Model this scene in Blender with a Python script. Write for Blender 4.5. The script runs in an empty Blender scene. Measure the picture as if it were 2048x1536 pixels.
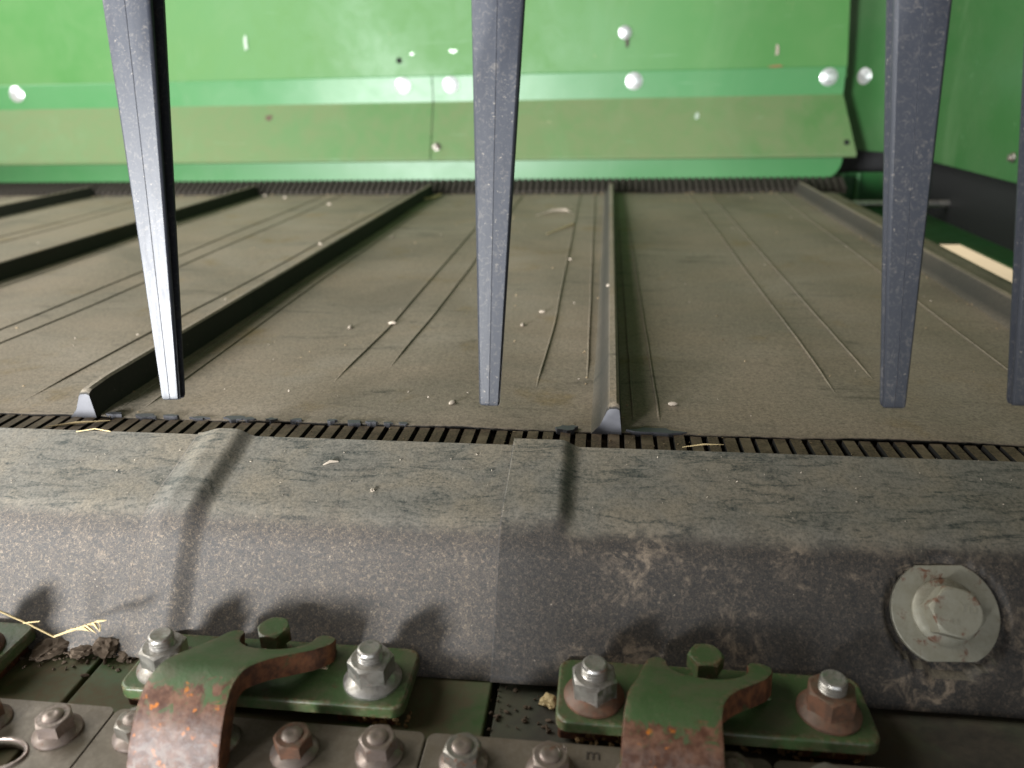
import bpy, bmesh, math, random
from mathutils import Vector, Matrix
R = math.radians
random.seed(7)
scene = bpy.context.scene
C = scene.collection

# ------------------------------------------------------------------ camera
cam_data = bpy.data.cameras.new('camera')
cam = bpy.data.objects.new('camera', cam_data)
C.objects.link(cam)
cam_data.sensor_width = 36.0
cam_data.lens = 36.0 * 1540.0 / 2048.0
cam_data.clip_start = 0.01
cam_data.clip_end = 100.0
yaw, pitch, roll = R(7.2146), R(21.4629), R(1.2584)
f = Vector((-math.sin(yaw) * math.cos(pitch), math.cos(yaw) * math.cos(pitch), -math.sin(pitch)))
rt = Vector((math.cos(yaw), math.sin(yaw), 0))
up = rt.cross(f)
rt2 = rt * math.cos(roll) - up * math.sin(roll)
up2 = rt * math.sin(roll) + up * math.cos(roll)
m = Matrix((rt2, up2, -f)).transposed().to_4x4()
m.translation = Vector((0, 0, 0.2))
cam.matrix_world = m
cam_data.dof.use_dof = True
cam_data.dof.focus_distance = 0.44
cam_data.dof.aperture_fstop = 7.0
scene.camera = cam

# ------------------------------------------------------------------ light
world = bpy.data.worlds.new('World')
scene.world = world
world.use_nodes = True
bg = world.node_tree.nodes['Background']
bg.inputs[0].default_value = (1.0, 0.90, 0.74, 1)
bg.inputs[1].default_value = 0.085


def aim(o, target):
    o.rotation_euler = (Vector(target) - o.location).to_track_quat('-Z', 'Y').to_euler()


key = bpy.data.lights.new('doorway_light', 'SPOT')
key.energy = 400
key.color = (0.97, 0.985, 1.0)
key.shadow_soft_size = 0.18
key.spot_size = R(73)
key.spot_blend = 0.55
ko = bpy.data.objects.new('doorway_light', key)
C.objects.link(ko)
ko.location = (-0.84, -0.83, 0.16)
aim(ko, (-0.43, 1.0, 0.74))

top = bpy.data.lights.new('open_sky_light', 'AREA')
top.energy = 62
top.color = (1.0, 0.985, 0.95)
top.shape = 'RECTANGLE'
top.size, top.size_y = 2.2, 1.2
to = bpy.data.objects.new('open_sky_light', top)
C.objects.link(to)
to.location = (-2.1, 0.75, 1.30)
aim(to, (-0.45, 1.1, 0.0))

wide = bpy.data.lights.new('tine_sheen_fill', 'AREA')  # soft front fill added to put a sheen on the tines
wide.energy = 12
wide.color = (0.86, 0.93, 1.0)
wide.shape = 'RECTANGLE'
wide.size, wide.size_y = 2.6, 0.6
wo = bpy.data.objects.new('tine_sheen_fill', wide)
C.objects.link(wo)
wo.location = (0.2, -1.9, 0.25)
aim(wo, (0.0, 0.4, 0.15))

yard = bpy.data.lights.new('yard_light', 'SPOT')
yard.energy = 900
yard.color = (1.0, 0.93, 0.8)
yard.spot_size = R(60)
yo = bpy.data.objects.new('yard_light', yard)
C.objects.link(yo)
yo.location = (3.2, 5.0, 2.2)
aim(yo, (1.9, 3.9, -0.5))

scene.view_settings.view_transform = 'Standard'
scene.view_settings.look = 'None'
scene.view_settings.exposure = 0.0
scene.view_settings.gamma = 1.0


# ------------------------------------------------------------------ materials
class NT:
    def __init__(self, name):
        self.mat = bpy.data.materials.new(name)
        self.mat.use_nodes = True
        self.t = self.mat.node_tree
        self.b = self.t.nodes['Principled BSDF']
        self.pos = self.t.nodes.new('ShaderNodeNewGeometry')

    def n(self, typ, **kw):
        x = self.t.nodes.new(typ)
        for k, v in kw.items():
            setattr(x, k, v)
        return x

    def link(self, a, b):
        self.t.links.new(a, b)

    def setv(self, sock, v):
        if isinstance(v, bpy.types.NodeSocket):
            self.link(v, sock)
        else:
            sock.default_value = v

    def coord(self, scale=(1, 1, 1), rot=(0, 0, 0), obj=False):
        mp = self.n('ShaderNodeMapping')
        if obj:
            tc = self.n('ShaderNodeTexCoord')
            self.link(tc.outputs['Object'], mp.inputs[0])
        else:
            self.link(self.pos.outputs['Position'], mp.inputs[0])
        mp.inputs['Scale'].default_value = scale
        mp.inputs['Rotation'].default_value = rot
        return mp.outputs[0]

    def noise(self, scale, detail=4, rough=0.55, dist=0.0, co=None, ridged=False):
        x = self.n('ShaderNodeTexNoise')
        if ridged:
            x.noise_type = 'RIDGED_MULTIFRACTAL'
            x.normalize = True
        self.link(co or self.pos.outputs['Position'], x.inputs['Vector'])
        x.inputs['Scale'].default_value = scale
        x.inputs['Detail'].default_value = detail
        x.inputs['Roughness'].default_value = rough
        x.inputs['Distortion'].default_value = dist
        return x.outputs['Fac'] if 'Fac' in x.outputs else x.outputs[0]

    def ramp(self, fac, a, b):
        x = self.n('ShaderNodeMapRange')
        x.interpolation_type = 'SMOOTHSTEP'
        self.link(fac, x.inputs[0])
        x.inputs[1].default_value = a
        x.inputs[2].default_value = b
        return x.outputs[0]

    def math(self, op, a, b=0.0, clamp=False):
        x = self.n('ShaderNodeMath', operation=op, use_clamp=clamp)
        self.setv(x.inputs[0], a)
        self.setv(x.inputs[1], b)
        return x.outputs[0]

    def mix(self, fac, a, b):
        x = self.n('ShaderNodeMix', data_type='RGBA')
        self.setv(x.inputs[0], fac)
        self.setv(x.inputs[6], a if isinstance(a, bpy.types.NodeSocket) else (*a, 1))
        self.setv(x.inputs[7], b if isinstance(b, bpy.types.NodeSocket) else (*b, 1))
        return x.outputs[2]

    def upness(self, lo=0.2, hi=0.9):
        s = self.n('ShaderNodeSeparateXYZ')
        self.link(self.pos.outputs['Normal'], s.inputs[0])
        return self.ramp(s.outputs[2], lo, hi)

    def bump(self, h, strength, dist, prev=None):
        x = self.n('ShaderNodeBump')
        x.inputs['Strength'].default_value = strength
        x.inputs['Distance'].default_value = dist
        self.link(h, x.inputs['Height'])
        if prev is not None:
            self.link(prev, x.inputs['Normal'])
        return x.outputs[0]

    def edge(self, radius):
        b = self.n('ShaderNodeBevel')
        b.samples = 4
        b.inputs['Radius'].default_value = radius
        d = self.n('ShaderNodeVectorMath', operation='DOT_PRODUCT')
        self.link(b.outputs[0], d.inputs[0])
        self.link(self.pos.outputs['Normal'], d.inputs[1])
        return self.ramp(self.math('SUBTRACT', 1.0, d.outputs['Value']), 0.004, 0.05)

    def out(self, col=None, rough=None, metal=None, normal=None, spec=None):
        if col is not None:
            self.setv(self.b.inputs['Base Color'], col if isinstance(col, bpy.types.NodeSocket) else (*col, 1))
        if rough is not None:
            self.setv(self.b.inputs['Roughness'], rough)
        if metal is not None:
            self.setv(self.b.inputs['Metallic'], metal)
        if normal is not None:
            self.link(normal, self.b.inputs['Normal'])
        if spec is not None:
            self.b.inputs['Specular IOR Level'].default_value = spec
        return self.mat


def plain(name, col, rough=0.5, metal=0.0, spec=0.5):
    t = NT(name)
    nz = t.noise(180, 5)
    c = t.mix(nz, tuple(v * 0.75 for v in col), tuple(min(1, v * 1.2) for v in col))
    return t.out(c, rough, metal, spec=spec)


# dusty draper rubber
def m_belt():
    t = NT('dusty_belt_rubber')
    co = t.coord((1.0, 1.6, 1.0))
    big = t.noise(5.5, 6, 0.62, 0.6, co)
    streak = t.noise(26, 6, 0.65, 0.8, t.coord((0.5, 2.4, 1)))
    fine = t.noise(900, 3, 0.7)
    mid = t.noise(150, 6, 0.75)
    grain = t.noise(420, 2, 0.8)
    clean = t.math('MULTIPLY', t.ramp(streak, 0.52, 0.74), t.ramp(big, 0.42, 0.66))
    dust = t.math('SUBTRACT', 0.80, t.math('MULTIPLY', clean, 0.62))
    dust = t.math('ADD', dust, t.math('MULTIPLY', t.math('SUBTRACT', fine, 0.5), 0.75))
    dust = t.math('ADD', dust, t.math('ADD', t.math('MULTIPLY', t.math('SUBTRACT', mid, 0.5), 0.55), t.math('MULTIPLY', t.math('SUBTRACT', grain, 0.5), 1.1)), True)
    dust = t.math('MULTIPLY', dust, t.math('ADD', t.math('MULTIPLY', t.upness(0.42, 0.92), 0.95), 0.05))
    dcol = t.mix(t.ramp(big, 0.3, 0.7), (0.310, 0.248, 0.180), (0.265, 0.226, 0.170))
    dcol = t.mix(t.ramp(t.noise(14, 5, 0.6), 0.56, 0.75), dcol, (0.26, 0.19, 0.10))
    patch = t.noise(3.2, 4, 0.55, 1.0, t.coord((1.0, 1.3, 1.0)))
    dcol = t.mix(t.math('MULTIPLY', t.ramp(patch, 0.50, 0.72), 0.55), dcol, (0.150, 0.128, 0.094))
    dcol = t.mix(t.math('MULTIPLY', t.ramp(patch, 0.50, 0.30), 0.60), dcol, (0.36, 0.31, 0.245))
    col = t.mix(dust, (0.018, 0.018, 0.017), dcol)
    sp = t.ramp(t.noise(420, 2, 0.6), 0.74, 0.82)
    col = t.mix(t.math('MULTIPLY', sp, 0.6), col, (0.55, 0.48, 0.38))
    nm = t.bump(grain, 0.30, 0.0008)
    nm = t.bump(t.noise(9, 3, 0.5), 0.25, 0.004, nm)
    return t.out(col, 0.78, 0, nm, 0.28)


def m_tooth():
    t = NT('dark_belt_guide_rubber')
    fine = t.noise(700, 3, 0.7)
    big = t.noise(40, 5, 0.6)
    col = t.mix(t.ramp(fine, 0.3, 0.75), (0.05, 0.036, 0.024), (0.14, 0.10, 0.062))
    col = t.mix(t.ramp(big, 0.45, 0.7), col, (0.17, 0.13, 0.085))
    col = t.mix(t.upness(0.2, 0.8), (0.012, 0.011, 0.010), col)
    return t.out(col, 0.75, 0, t.bump(fine, 0.3, 0.0005), 0.3)


# dusty moulded seal plastic: dust settles on what faces up, fibres and smears on the front
def m_seal(name='dusty_seal_plastic', k=1.0):
    t = NT(name)
    upn = t.upness(0.72, 0.93)
    big = t.noise(24, 6, 0.62, 0.5)
    mid = t.noise(95, 6, 0.7, 0.9)
    fine = t.noise(850, 3, 0.75)
    fib = t.noise(520, 4, 0.65, 2.6, ridged=True)
    scuff = t.noise(60, 6, 0.7, 1.6, t.coord((0.45, 1.9, 1.9)))
    # top: olive dust with scuffed dark marks
    grain = t.noise(520, 2, 0.8)
    top = t.math('SUBTRACT', 0.80, t.math('MULTIPLY', t.ramp(scuff, 0.48, 0.68), 0.62))
    top = t.math('ADD', top, t.math('MULTIPLY', t.math('SUBTRACT', grain, 0.5), 1.7))
    top = t.math('ADD', top, t.math('MULTIPLY', t.math('SUBTRACT', fine, 0.5), 1.0))
    top = t.math('ADD', top, t.math('MULTIPLY', t.math('SUBTRACT', mid, 0.5), 0.5), True)
    # front: sparse fibres and clumps of dried chaff dust
    clump = t.math('MULTIPLY', t.ramp(big, 0.46, 0.66), t.ramp(mid, 0.45, 0.66))
    sx = t.n('ShaderNodeSeparateXYZ')
    t.link(t.pos.outputs['Position'], sx.inputs[0])
    crust = t.math('ADD', t.math('MULTIPLY', t.ramp(sx.outputs[0], -0.04, 0.02), 0.50), 0.12)
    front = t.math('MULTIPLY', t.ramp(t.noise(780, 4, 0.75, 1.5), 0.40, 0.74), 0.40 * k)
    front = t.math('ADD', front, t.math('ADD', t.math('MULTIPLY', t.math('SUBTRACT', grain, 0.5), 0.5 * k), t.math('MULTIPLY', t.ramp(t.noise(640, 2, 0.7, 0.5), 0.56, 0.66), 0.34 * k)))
    front = t.math('ADD', front, t.math('MULTIPLY', clump, crust))
    front = t.math('ADD', front, t.math('MULTIPLY', t.ramp(fib, 0.60, 0.80), 0.20), True)
    tcol = t.mix(t.ramp(big, 0.35, 0.68), (0.182, 0.168, 0.140), (0.222, 0.190, 0.142))
    fcol = t.mix(t.ramp(mid, 0.3, 0.7), (0.27, 0.20, 0.14), (0.36, 0.28, 0.20))
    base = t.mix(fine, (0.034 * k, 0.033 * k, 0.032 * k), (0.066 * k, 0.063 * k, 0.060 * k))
    ctop = t.mix(top, (0.034, 0.04, 0.036), tcol)
    cfront = t.mix(front, base, fcol)
    edge = t.math('ADD', upn, t.math('MULTIPLY', t.math('SUBTRACT', mid, 0.5), 1.5), True)
    blend = t.math('MULTIPLY', edge, upn)
    col = t.mix(blend, cfront, ctop)
    sp = t.ramp(t.noise(520, 2, 0.6), 0.73, 0.80)
    col = t.mix(t.math('MULTIPLY', sp, 0.55), col, (0.62, 0.54, 0.42))
    nm = t.bump(grain, 0.22, 0.0007)
    nm = t.bump(mid, 0.22, 0.0012, nm)
    return t.out(col, 0.62, 0, nm, 0.45)


def m_paint(name, green, dustcol, dust, patch=3.0, gloss=0.32, lo=0.40, hi=0.62, spec=0.5, run=True):
    t = NT(name)
    big = t.noise(patch, 6, 0.6, 0.4)
    mid = t.noise(patch * 9, 6, 0.68, 0.6)
    fine = t.noise(500, 3, 0.7)
    a = t.math('ADD', t.math('MULTIPLY', t.ramp(big, lo, hi), 0.65), t.math('MULTIPLY', t.ramp(mid, lo, hi + 0.1), 0.35))
    a = t.math('ADD', t.math('MULTIPLY', a, dust), t.math('MULTIPLY', t.math('SUBTRACT', fine, 0.5), 0.25 * dust), True)
    col = t.mix(a, green, dustcol)
    sp = t.ramp(t.noise(65, 4, 0.7, 1.0), 0.70, 0.76)
    col = t.mix(t.math('MULTIPLY', sp, 0.5 * min(1, dust * 2)), col, (0.42, 0.36, 0.22))
    scr = t.ramp(t.noise(30, 3, 0.6, 0.3, t.coord((0.25, 1, 3.0), (0, R(8), 0))), 0.68, 0.72)
    rub = t.ramp(t.noise(7, 5, 0.7, 0.8, t.coord((1.0, 1, 0.35))), 0.50, 0.72)
    col = t.mix(t.math('MULTIPLY', scr, 0.22), col, (0.20, 0.34, 0.20))
    col = t.mix(t.math('MULTIPLY', rub, 0.20), col, (0.16, 0.26, 0.13))
    rough = t.math('ADD', t.math('MULTIPLY', a, 0.45), gloss, True)
    nm = t.bump(t.noise(6, 2, 0.5), 0.12, 0.01)
    return t.out(col, rough, 0, nm, spec)


GREEN = (0.035, 0.235, 0.045)
M = {}
M['belt'] = m_belt()
M['tooth'] = m_tooth()
M['seal'] = m_seal()
M['seal_dark'] = m_seal('dusty_seal_plastic_darker', 0.55)  # same plastic with a darker base and weaker front dust
M['panel'] = m_paint('green_paint_light_film', (0.058, 0.197, 0.043), (0.112, 0.228, 0.072), 0.55, 2.5, 0.45)
M['strip'] = m_paint('green_paint_clean_sheen', (0.062, 0.214, 0.072), (0.11, 0.23, 0.10), 0.25, 4, 0.32)  # cleaner paint, with reflected sky sheen mixed into its lighter, bluer green
M['dustpaint'] = m_paint('green_paint_dusty', (0.050, 0.165, 0.040), (0.125, 0.172, 0.072), 1.0, 3.4, 0.42, 0.28, 0.56)
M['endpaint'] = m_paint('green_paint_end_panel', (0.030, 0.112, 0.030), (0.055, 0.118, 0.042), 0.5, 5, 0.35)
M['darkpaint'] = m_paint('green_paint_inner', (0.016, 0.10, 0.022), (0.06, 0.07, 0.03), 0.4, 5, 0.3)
M['barpaint'] = m_paint('green_paint_cutterbar', (0.040, 0.088, 0.022), (0.105, 0.080, 0.042), 1.0, 22, 0.45, 0.32, 0.56)


def m_clip(rusty):
    t = NT('green_paint_clip_rusty' if rusty else 'green_paint_clip')
    tc = t.n('ShaderNodeTexCoord')
    s = t.n('ShaderNodeSeparateXYZ')
    t.link(tc.outputs['Object'], s.inputs[0])
    big = t.noise(55, 6, 0.65, 0.5)
    fine = t.noise(600, 3, 0.7)
    green = t.mix(t.ramp(big, 0.4, 0.68), (0.052, 0.098, 0.032), (0.088, 0.098, 0.048))
    green = t.mix(t.math('MULTIPLY', t.ramp(t.noise(900, 3, 0.7), 0.45, 0.8), 0.35), green, (0.14, 0.13, 0.08))
    wear = t.math('MULTIPLY', t.edge(0.0050), t.ramp(t.noise(230, 5, 0.7, 0.6), 0.44, 0.60))
    green = t.mix(t.math('MULTIPLY', wear, 0.85), green, t.mix(t.ramp(t.noise(400, 3, 0.6), 0.4, 0.6), (0.13, 0.055, 0.028), (0.22, 0.17, 0.11)))
    green = t.mix(t.math('MULTIPLY', t.ramp(t.noise(85, 6, 0.7, 0.7), 0.62, 0.70), 0.6), green, (0.10, 0.05, 0.028))
    col = green
    rough = 0.42
    if rusty:
        # wear where straw rubs the nose of the strap
        nose = t.n('ShaderNodeMapRange')
        t.link(s.outputs[1], nose.inputs[0])
        nose.inputs[1].default_value = -0.030
        nose.inputs[2].default_value = -0.052
        w = t.math('ADD', nose.outputs[0], t.math('MULTIPLY', t.math('SUBTRACT', t.noise(120, 6, 0.7, 0.8), 0.5), 2.2), True)
        rust = t.mix(t.ramp(t.noise(160, 5, 0.7), 0.35, 0.7), (0.075, 0.028, 0.014), (0.20, 0.10, 0.06))
        rust = t.mix(t.ramp(t.noise(170, 3, 0.6), 0.62, 0.70), rust, (0.50, 0.15, 0.015))
        low = t.n('ShaderNodeMapRange')
        t.link(s.outputs[1], low.inputs[0])
        low.inputs[1].default_value = -0.044
        low.inputs[2].default_value = -0.064
        pale = t.math('MULTIPLY', t.ramp(t.noise(260, 4, 0.7, 0.5), 0.42, 0.60), low.outputs[0])
        rust = t.mix(t.math('MULTIPLY', pale, 0.75), rust, (0.27, 0.235, 0.21))
        col = t.mix(t.ramp(w, 0.38, 0.62), green, rust)
        rough = 0.5
    nm = t.bump(t.noise(240, 4, 0.6), 0.35, 0.0007)
    return t.out(col, rough, 0, nm, 0.5)


M['clip'] = m_clip(False)
M['hook'] = m_clip(True)


def m_rustedge():
    t = NT('rust_on_cut_edge')
    a = t.noise(170, 5, 0.7)
    c = t.mix(t.ramp(a, 0.35, 0.68), (0.06, 0.022, 0.012), (0.20, 0.075, 0.03))
    c = t.mix(t.ramp(t.noise(90, 5, 0.6), 0.58, 0.7), c, (0.05, 0.09, 0.03))
    return t.out(c, 0.55, 0, t.bump(a, 0.5, 0.0008), 0.5)


M['rustedge'] = m_rustedge()


def m_zinc(name, base, rustamt, metal=0.85, rough=0.38, dull=(0.34, 0.33, 0.28), rsc=210):
    t = NT(name)
    a = t.noise(150, 5, 0.65, 0.3)
    fine = t.noise(700, 3, 0.7)
    col = t.mix(t.ramp(a, 0.35, 0.7), base, dull)
    rm = t.ramp(t.noise(rsc, 5, 0.7, 0.5), 0.66 - rustamt, 0.78 - rustamt)
    col = t.mix(rm, col, (0.15, 0.07, 0.04))
    grime = t.math('MULTIPLY', t.upness(0.55, 0.95), t.ramp(t.noise(330, 4, 0.7), 0.36, 0.62))
    col = t.mix(t.math('MULTIPLY', grime, 0.6), col, (0.13, 0.105, 0.07))
    mt = t.math('MULTIPLY', t.math('SUBTRACT', 1.0, t.ramp(a, 0.42, 0.85)), metal)
    mt = t.math('MULTIPLY', mt, t.math('SUBTRACT', 1.0, t.math('MULTIPLY', grime, 0.7)))
    mt = t.math('MULTIPLY', mt, t.math('SUBTRACT', 1.0, rm))
    ro = t.math('ADD', t.math('MULTIPLY', a, 0.25), rough - 0.1)
    return t.out(col, ro, mt, t.bump(fine, 0.2, 0.0003), 0.5)


M['zinc'] = m_zinc('zinc_plated_steel', (0.55, 0.53, 0.50), 0.02, 1.0, 0.34, (0.24, 0.225, 0.19))
M['zincworn'] = m_zinc('zinc_plated_steel_worn', (0.42, 0.40, 0.36), 0.13, 1.0, 0.36, (0.20, 0.18, 0.15))
M['rustnut'] = m_zinc('brown_rusted_nut', (0.13, 0.075, 0.05), 0.22, 0.3, 0.5, (0.10, 0.055, 0.035))
M['washer'] = m_zinc('washer_zinc_dull', (0.33, 0.315, 0.25), 0.11, 0.35, 0.50, (0.25, 0.235, 0.175), 120)
M['knife'] = m_zinc('knife_bar_steel', (0.22, 0.19, 0.15), 0.0, 0.35, 0.42, (0.15, 0.125, 0.09))
M['knifenut'] = m_zinc('knife_nut_steel', (0.34, 0.28, 0.25), 0.10, 0.75, 0.34, (0.2, 0.15, 0.12))
M['chrome'] = m_zinc('bright_bolt_head', (0.85, 0.87, 0.87), -0.3, 0.75, 0.30, (0.62, 0.64, 0.62))


def m_tine():
    t = NT('black_tine_plastic')
    co = t.coord((1, 1, 0.12), obj=True)
    fine = t.noise(420, 4, 0.7, 0.4, co)
    spk = t.noise(380, 4, 0.72, 1.2)
    fib = t.noise(210, 4, 0.6, 2.6, ridged=True)
    big = t.noise(30, 4, 0.6)
    d = t.math('MULTIPLY', t.ramp(spk, 0.50, 0.74), 0.16)
    spk2 = t.math('MULTIPLY', t.ramp(t.noise(620, 3, 0.7, 0.8), 0.62, 0.72), t.ramp(big, 0.42, 0.62))
    d = t.math('ADD', d, t.math('MULTIPLY', spk2, 0.60))
    d = t.math('ADD', d, t.math('MULTIPLY', t.math('MULTIPLY', t.ramp(fib, 0.70, 0.85), t.ramp(big, 0.45, 0.62)), 0.30), True)
    # dust only clings to the open front face, not inside the channels
    s = t.n('ShaderNodeSeparateXYZ')
    t.link(t.pos.outputs['Normal'], s.inputs[0])
    fr = t.ramp(t.math('MULTIPLY', s.outputs[1], -1.0), 0.5, 0.9)
    d = t.math('MULTIPLY', d, t.math('ADD', t.math('MULTIPLY', fr, 0.85), 0.15))
    col = t.mix(d, (0.028, 0.031, 0.040), (0.40, 0.35, 0.28))
    ro = t.math('ADD', t.math('MULTIPLY', fine, 0.26), 0.31)
    nm = t.bump(fine, 0.10, 0.0004)
    return t.out(col, ro, 0, nm, 0.42)


M['tine'] = m_tine()
M['rubbercut'] = plain('clean_cut_rubber', (0.085, 0.085, 0.095), 0.6)
M['fartooth'] = plain('dark_far_guide_rubber', (0.040, 0.032, 0.024), 0.8)
M['black'] = plain('gap_shade_black', (0.012, 0.012, 0.013), 0.6)  # near-black for the two added sheets that paint shaded gaps
M['cutplate'] = m_paint('dark_dusty_cutterbar_steel', (0.045, 0.040, 0.032), (0.085, 0.068, 0.046), 1.0, 26, 0.6, 0.4, 0.62)
M['straw'] = plain('dry_straw', (0.56, 0.43, 0.22), 0.7)
M['husk'] = plain('pale_husk', (0.40, 0.34, 0.27), 0.6)
M['chaff'] = plain('brown_chaff', (0.24, 0.15, 0.065), 0.85)
M['chaffpale'] = plain('tan_chaff', (0.30, 0.225, 0.13), 0.85)
M['dirt'] = plain('dry_soil', (0.105, 0.075, 0.05), 0.95)
M['bare'] = plain('bare_metal_chip', (0.42, 0.50, 0.40), 0.4, 0.2)
M['hole'] = plain('painted_hole_dark', (0.006, 0.01, 0.006), 0.9)
M['mark'] = plain('stamped_mark', (0.05, 0.04, 0.03), 0.7)


def m_ground():
    t = NT('pale_yard_ground')
    c = t.mix(t.noise(12, 6, 0.6), (0.42, 0.35, 0.24), (0.56, 0.48, 0.34))
    return t.out(c, 0.9)


M['ground'] = m_ground()


# ------------------------------------------------------------------ helpers
def link_mesh(name, me, mat=None, parent=None, smooth=None):
    if mat is not None:
        for mm in (mat if isinstance(mat, (list, tuple)) else [mat]):
            me.materials.append(mm)
    o = bpy.data.objects.new(name, me)
    C.objects.link(o)
    if parent is not None:
        o.parent = parent
    if smooth is not None:
        for p in me.polygons:
            p.use_smooth = True
        me.set_sharp_from_angle(angle=R(smooth))
    return o


def from_py(name, v, fc, mat, parent=None, smooth=None):
    me = bpy.data.meshes.new(name)
    me.from_pydata([tuple(x) for x in v], [], fc)
    me.update()
    return link_mesh(name, me, mat, parent, smooth)


def from_bm(name, bm, mat, parent=None, smooth=None):
    bmesh.ops.recalc_face_normals(bm, faces=bm.faces)
    me = bpy.data.meshes.new(name)
    bm.to_mesh(me)
    bm.free()
    return link_mesh(name, me, mat, parent, smooth)


def bevel(o, w, seg=2, ang=35):
    b = o.modifiers.new('bevel', 'BEVEL')
    b.width = w
    b.segments = seg
    b.limit_method = 'ANGLE'
    b.angle_limit = R(ang)
    return o


def thing(name, label, cat, loc=(0, 0, 0), group=None):
    o = bpy.data.objects.new(name, None)
    C.objects.link(o)
    o.location = loc
    o.empty_display_size = 0.02
    return tag(o, label, cat, group)


def tag(o, label, cat, group=None):
    o['label'] = label
    o['category'] = cat
    if group:
        o['group'] = group
    return o


def box_bm(x0, x1, y0, y1, z0, z1, bm=None):
    bm = bm or bmesh.new()
    vs = [bm.verts.new(p) for p in [(x0, y0, z0), (x1, y0, z0), (x1, y1, z0), (x0, y1, z0), (x0, y0, z1), (x1, y0, z1), (x1, y1, z1), (x0, y1, z1)]]
    for q in [(0, 3, 2, 1), (4, 5, 6, 7), (0, 1, 5, 4), (1, 2, 6, 5), (2, 3, 7, 6), (3, 0, 4, 7)]:
        bm.faces.new([vs[i] for i in q])
    return bm


def box(name, x0, x1, y0, y1, z0, z1, mat, parent=None, bw=0.0):
    o = from_bm(name, box_bm(x0, x1, y0, y1, z0, z1), mat, parent)
    if bw:
        bevel(o, bw)
        for p in o.data.polygons:
            p.use_smooth = True
        o.data.set_sharp_from_angle(angle=R(60))
    return o


def lathe(prof, seg=28):
    """prof: (radius, height) from bottom axis to top axis; returns verts, faces"""
    v, fc = [], []
    rings = []
    for r, z in prof:
        if r < 1e-7:
            rings.append([len(v)])
            v.append((0, 0, z))
        else:
            rings.append(list(range(len(v), len(v) + seg)))
            for k in range(seg):
                a = 2 * math.pi * k / seg
                v.append((r * math.cos(a), r * math.sin(a), z))
    for a, b in zip(rings, rings[1:]):
        if len(a) == 1 and len(b) == 1:
            continue
        for k in range(seg):
            k2 = (k + 1) % seg
            if len(a) == 1:
                fc.append((a[0], b[k2], b[k]))
            elif len(b) == 1:
                fc.append((a[k], a[k2], b[0]))
            else:
                fc.append((a[k], a[k2], b[k2], b[k]))
    return v, fc


def hexhead(rc, h, top_cham=0.12, rot=0.0):
    """hexagonal prism, corner radius rc, chamfered round at its top like a real head"""
    bm = bmesh.new()
    seg = 36
    apo = rc * math.cos(math.pi / 6)

    def rad(a):
        q = (a + math.pi / 6) % (math.pi / 3) - math.pi / 6
        return apo / math.cos(q)
    rings = []
    for frac, z, mode in [(1, 0, 'h'), (1, h * (1 - top_cham) - 0, 'c'), (0.9, h, 't')]:
        ring = []
        for k in range(seg):
            a = 2 * math.pi * k / seg
            r = rad(a)
            zz = z
            if mode == 'c':
                zz = h - (r - apo * 0.95) * 0.55
            if mode == 't':
                r = apo * 0.95
            ring.append(bm.verts.new((r * math.cos(a + rot), r * math.sin(a + rot), zz)))
        rings.append(ring)
    for a, b in zip(rings, rings[1:]):
        for k in range(seg):
            bm.faces.new((a[k], a[(k + 1) % seg], b[(k + 1) % seg], b[k]))
    bm.faces.new(rings[-1])
    bm.faces.new(list(reversed(rings[0])))
    return bm


def extrude_poly(pts, z0, z1, bm=None):
    bm = bm or bmesh.new()
    lo = [bm.verts.new((x, y, z0)) for x, y in pts]
    hi = [bm.verts.new((x, y, z1)) for x, y in pts]
    n = len(pts)
    bm.faces.new(list(reversed(lo)))
    bm.faces.new(hi)
    for i in range(n):
        bm.faces.new((lo[i], lo[(i + 1) % n], hi[(i + 1) % n], hi[i]))
    return bm


def rounded_rect(x0, x1, y0, y1, r, seg=5, corners=(1, 1, 1, 1)):
    p = []
    for (cx, cy, a0, on) in [(x1 - r, y1 - r, 0, corners[0]), (x0 + r, y1 - r, 90, corners[1]), (x0 + r, y0 + r, 180, corners[2]), (x1 - r, y0 + r, 270, corners[3])]:
        if on:
            for k in range(seg + 1):
                a = R(a0 + 90 * k / seg)
                p.append((cx + r * math.cos(a), cy + r * math.sin(a)))
        else:
            a = R(a0 + 45)
            p.append((cx + math.copysign(r, math.cos(a)), cy + math.copysign(r, math.sin(a))))
    return p


def sweep(points, rad, mat, name, parent=None, seg=6):
    """tube along points; rad is a number or one per point"""
    pts = [Vector(p) for p in points]
    v, fc = [], []
    n = len(pts)
    for i, p in enumerate(pts):
        d = (pts[min(i + 1, n - 1)] - pts[max(i - 1, 0)]).normalized()
        a = d.orthogonal().normalized()
        b = d.cross(a)
        r = rad[i] if isinstance(rad, (list, tuple)) else rad
        for k in range(seg):
            t = 2 * math.pi * k / seg
            v.append(p + a * (r * math.cos(t)) + b * (r * math.sin(t)))
    for i in range(n - 1):
        for k in range(seg):
            fc.append((i * seg + k, i * seg + (k + 1) % seg, (i + 1) * seg + (k + 1) % seg, (i + 1) * seg + k))
    fc.append(tuple(range(seg - 1, -1, -1)))
    fc.append(tuple(range((n - 1) * seg, n * seg)))
    return from_py(name, v, fc, mat, parent, 50)


def sst(x, a, b):
    t = max(0.0, min(1.0, (x - a) / (b - a)))
    return t * t * (3 - 2 * t)


# ------------------------------------------------------------------ setting
g = from_py('ground', [(-9, -9, -0.5), (9, -9, -0.5), (9, 12, -0.5), (-9, 12, -0.5)], [(0, 1, 2, 3)], M['ground'])
g['kind'] = 'structure'

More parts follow.
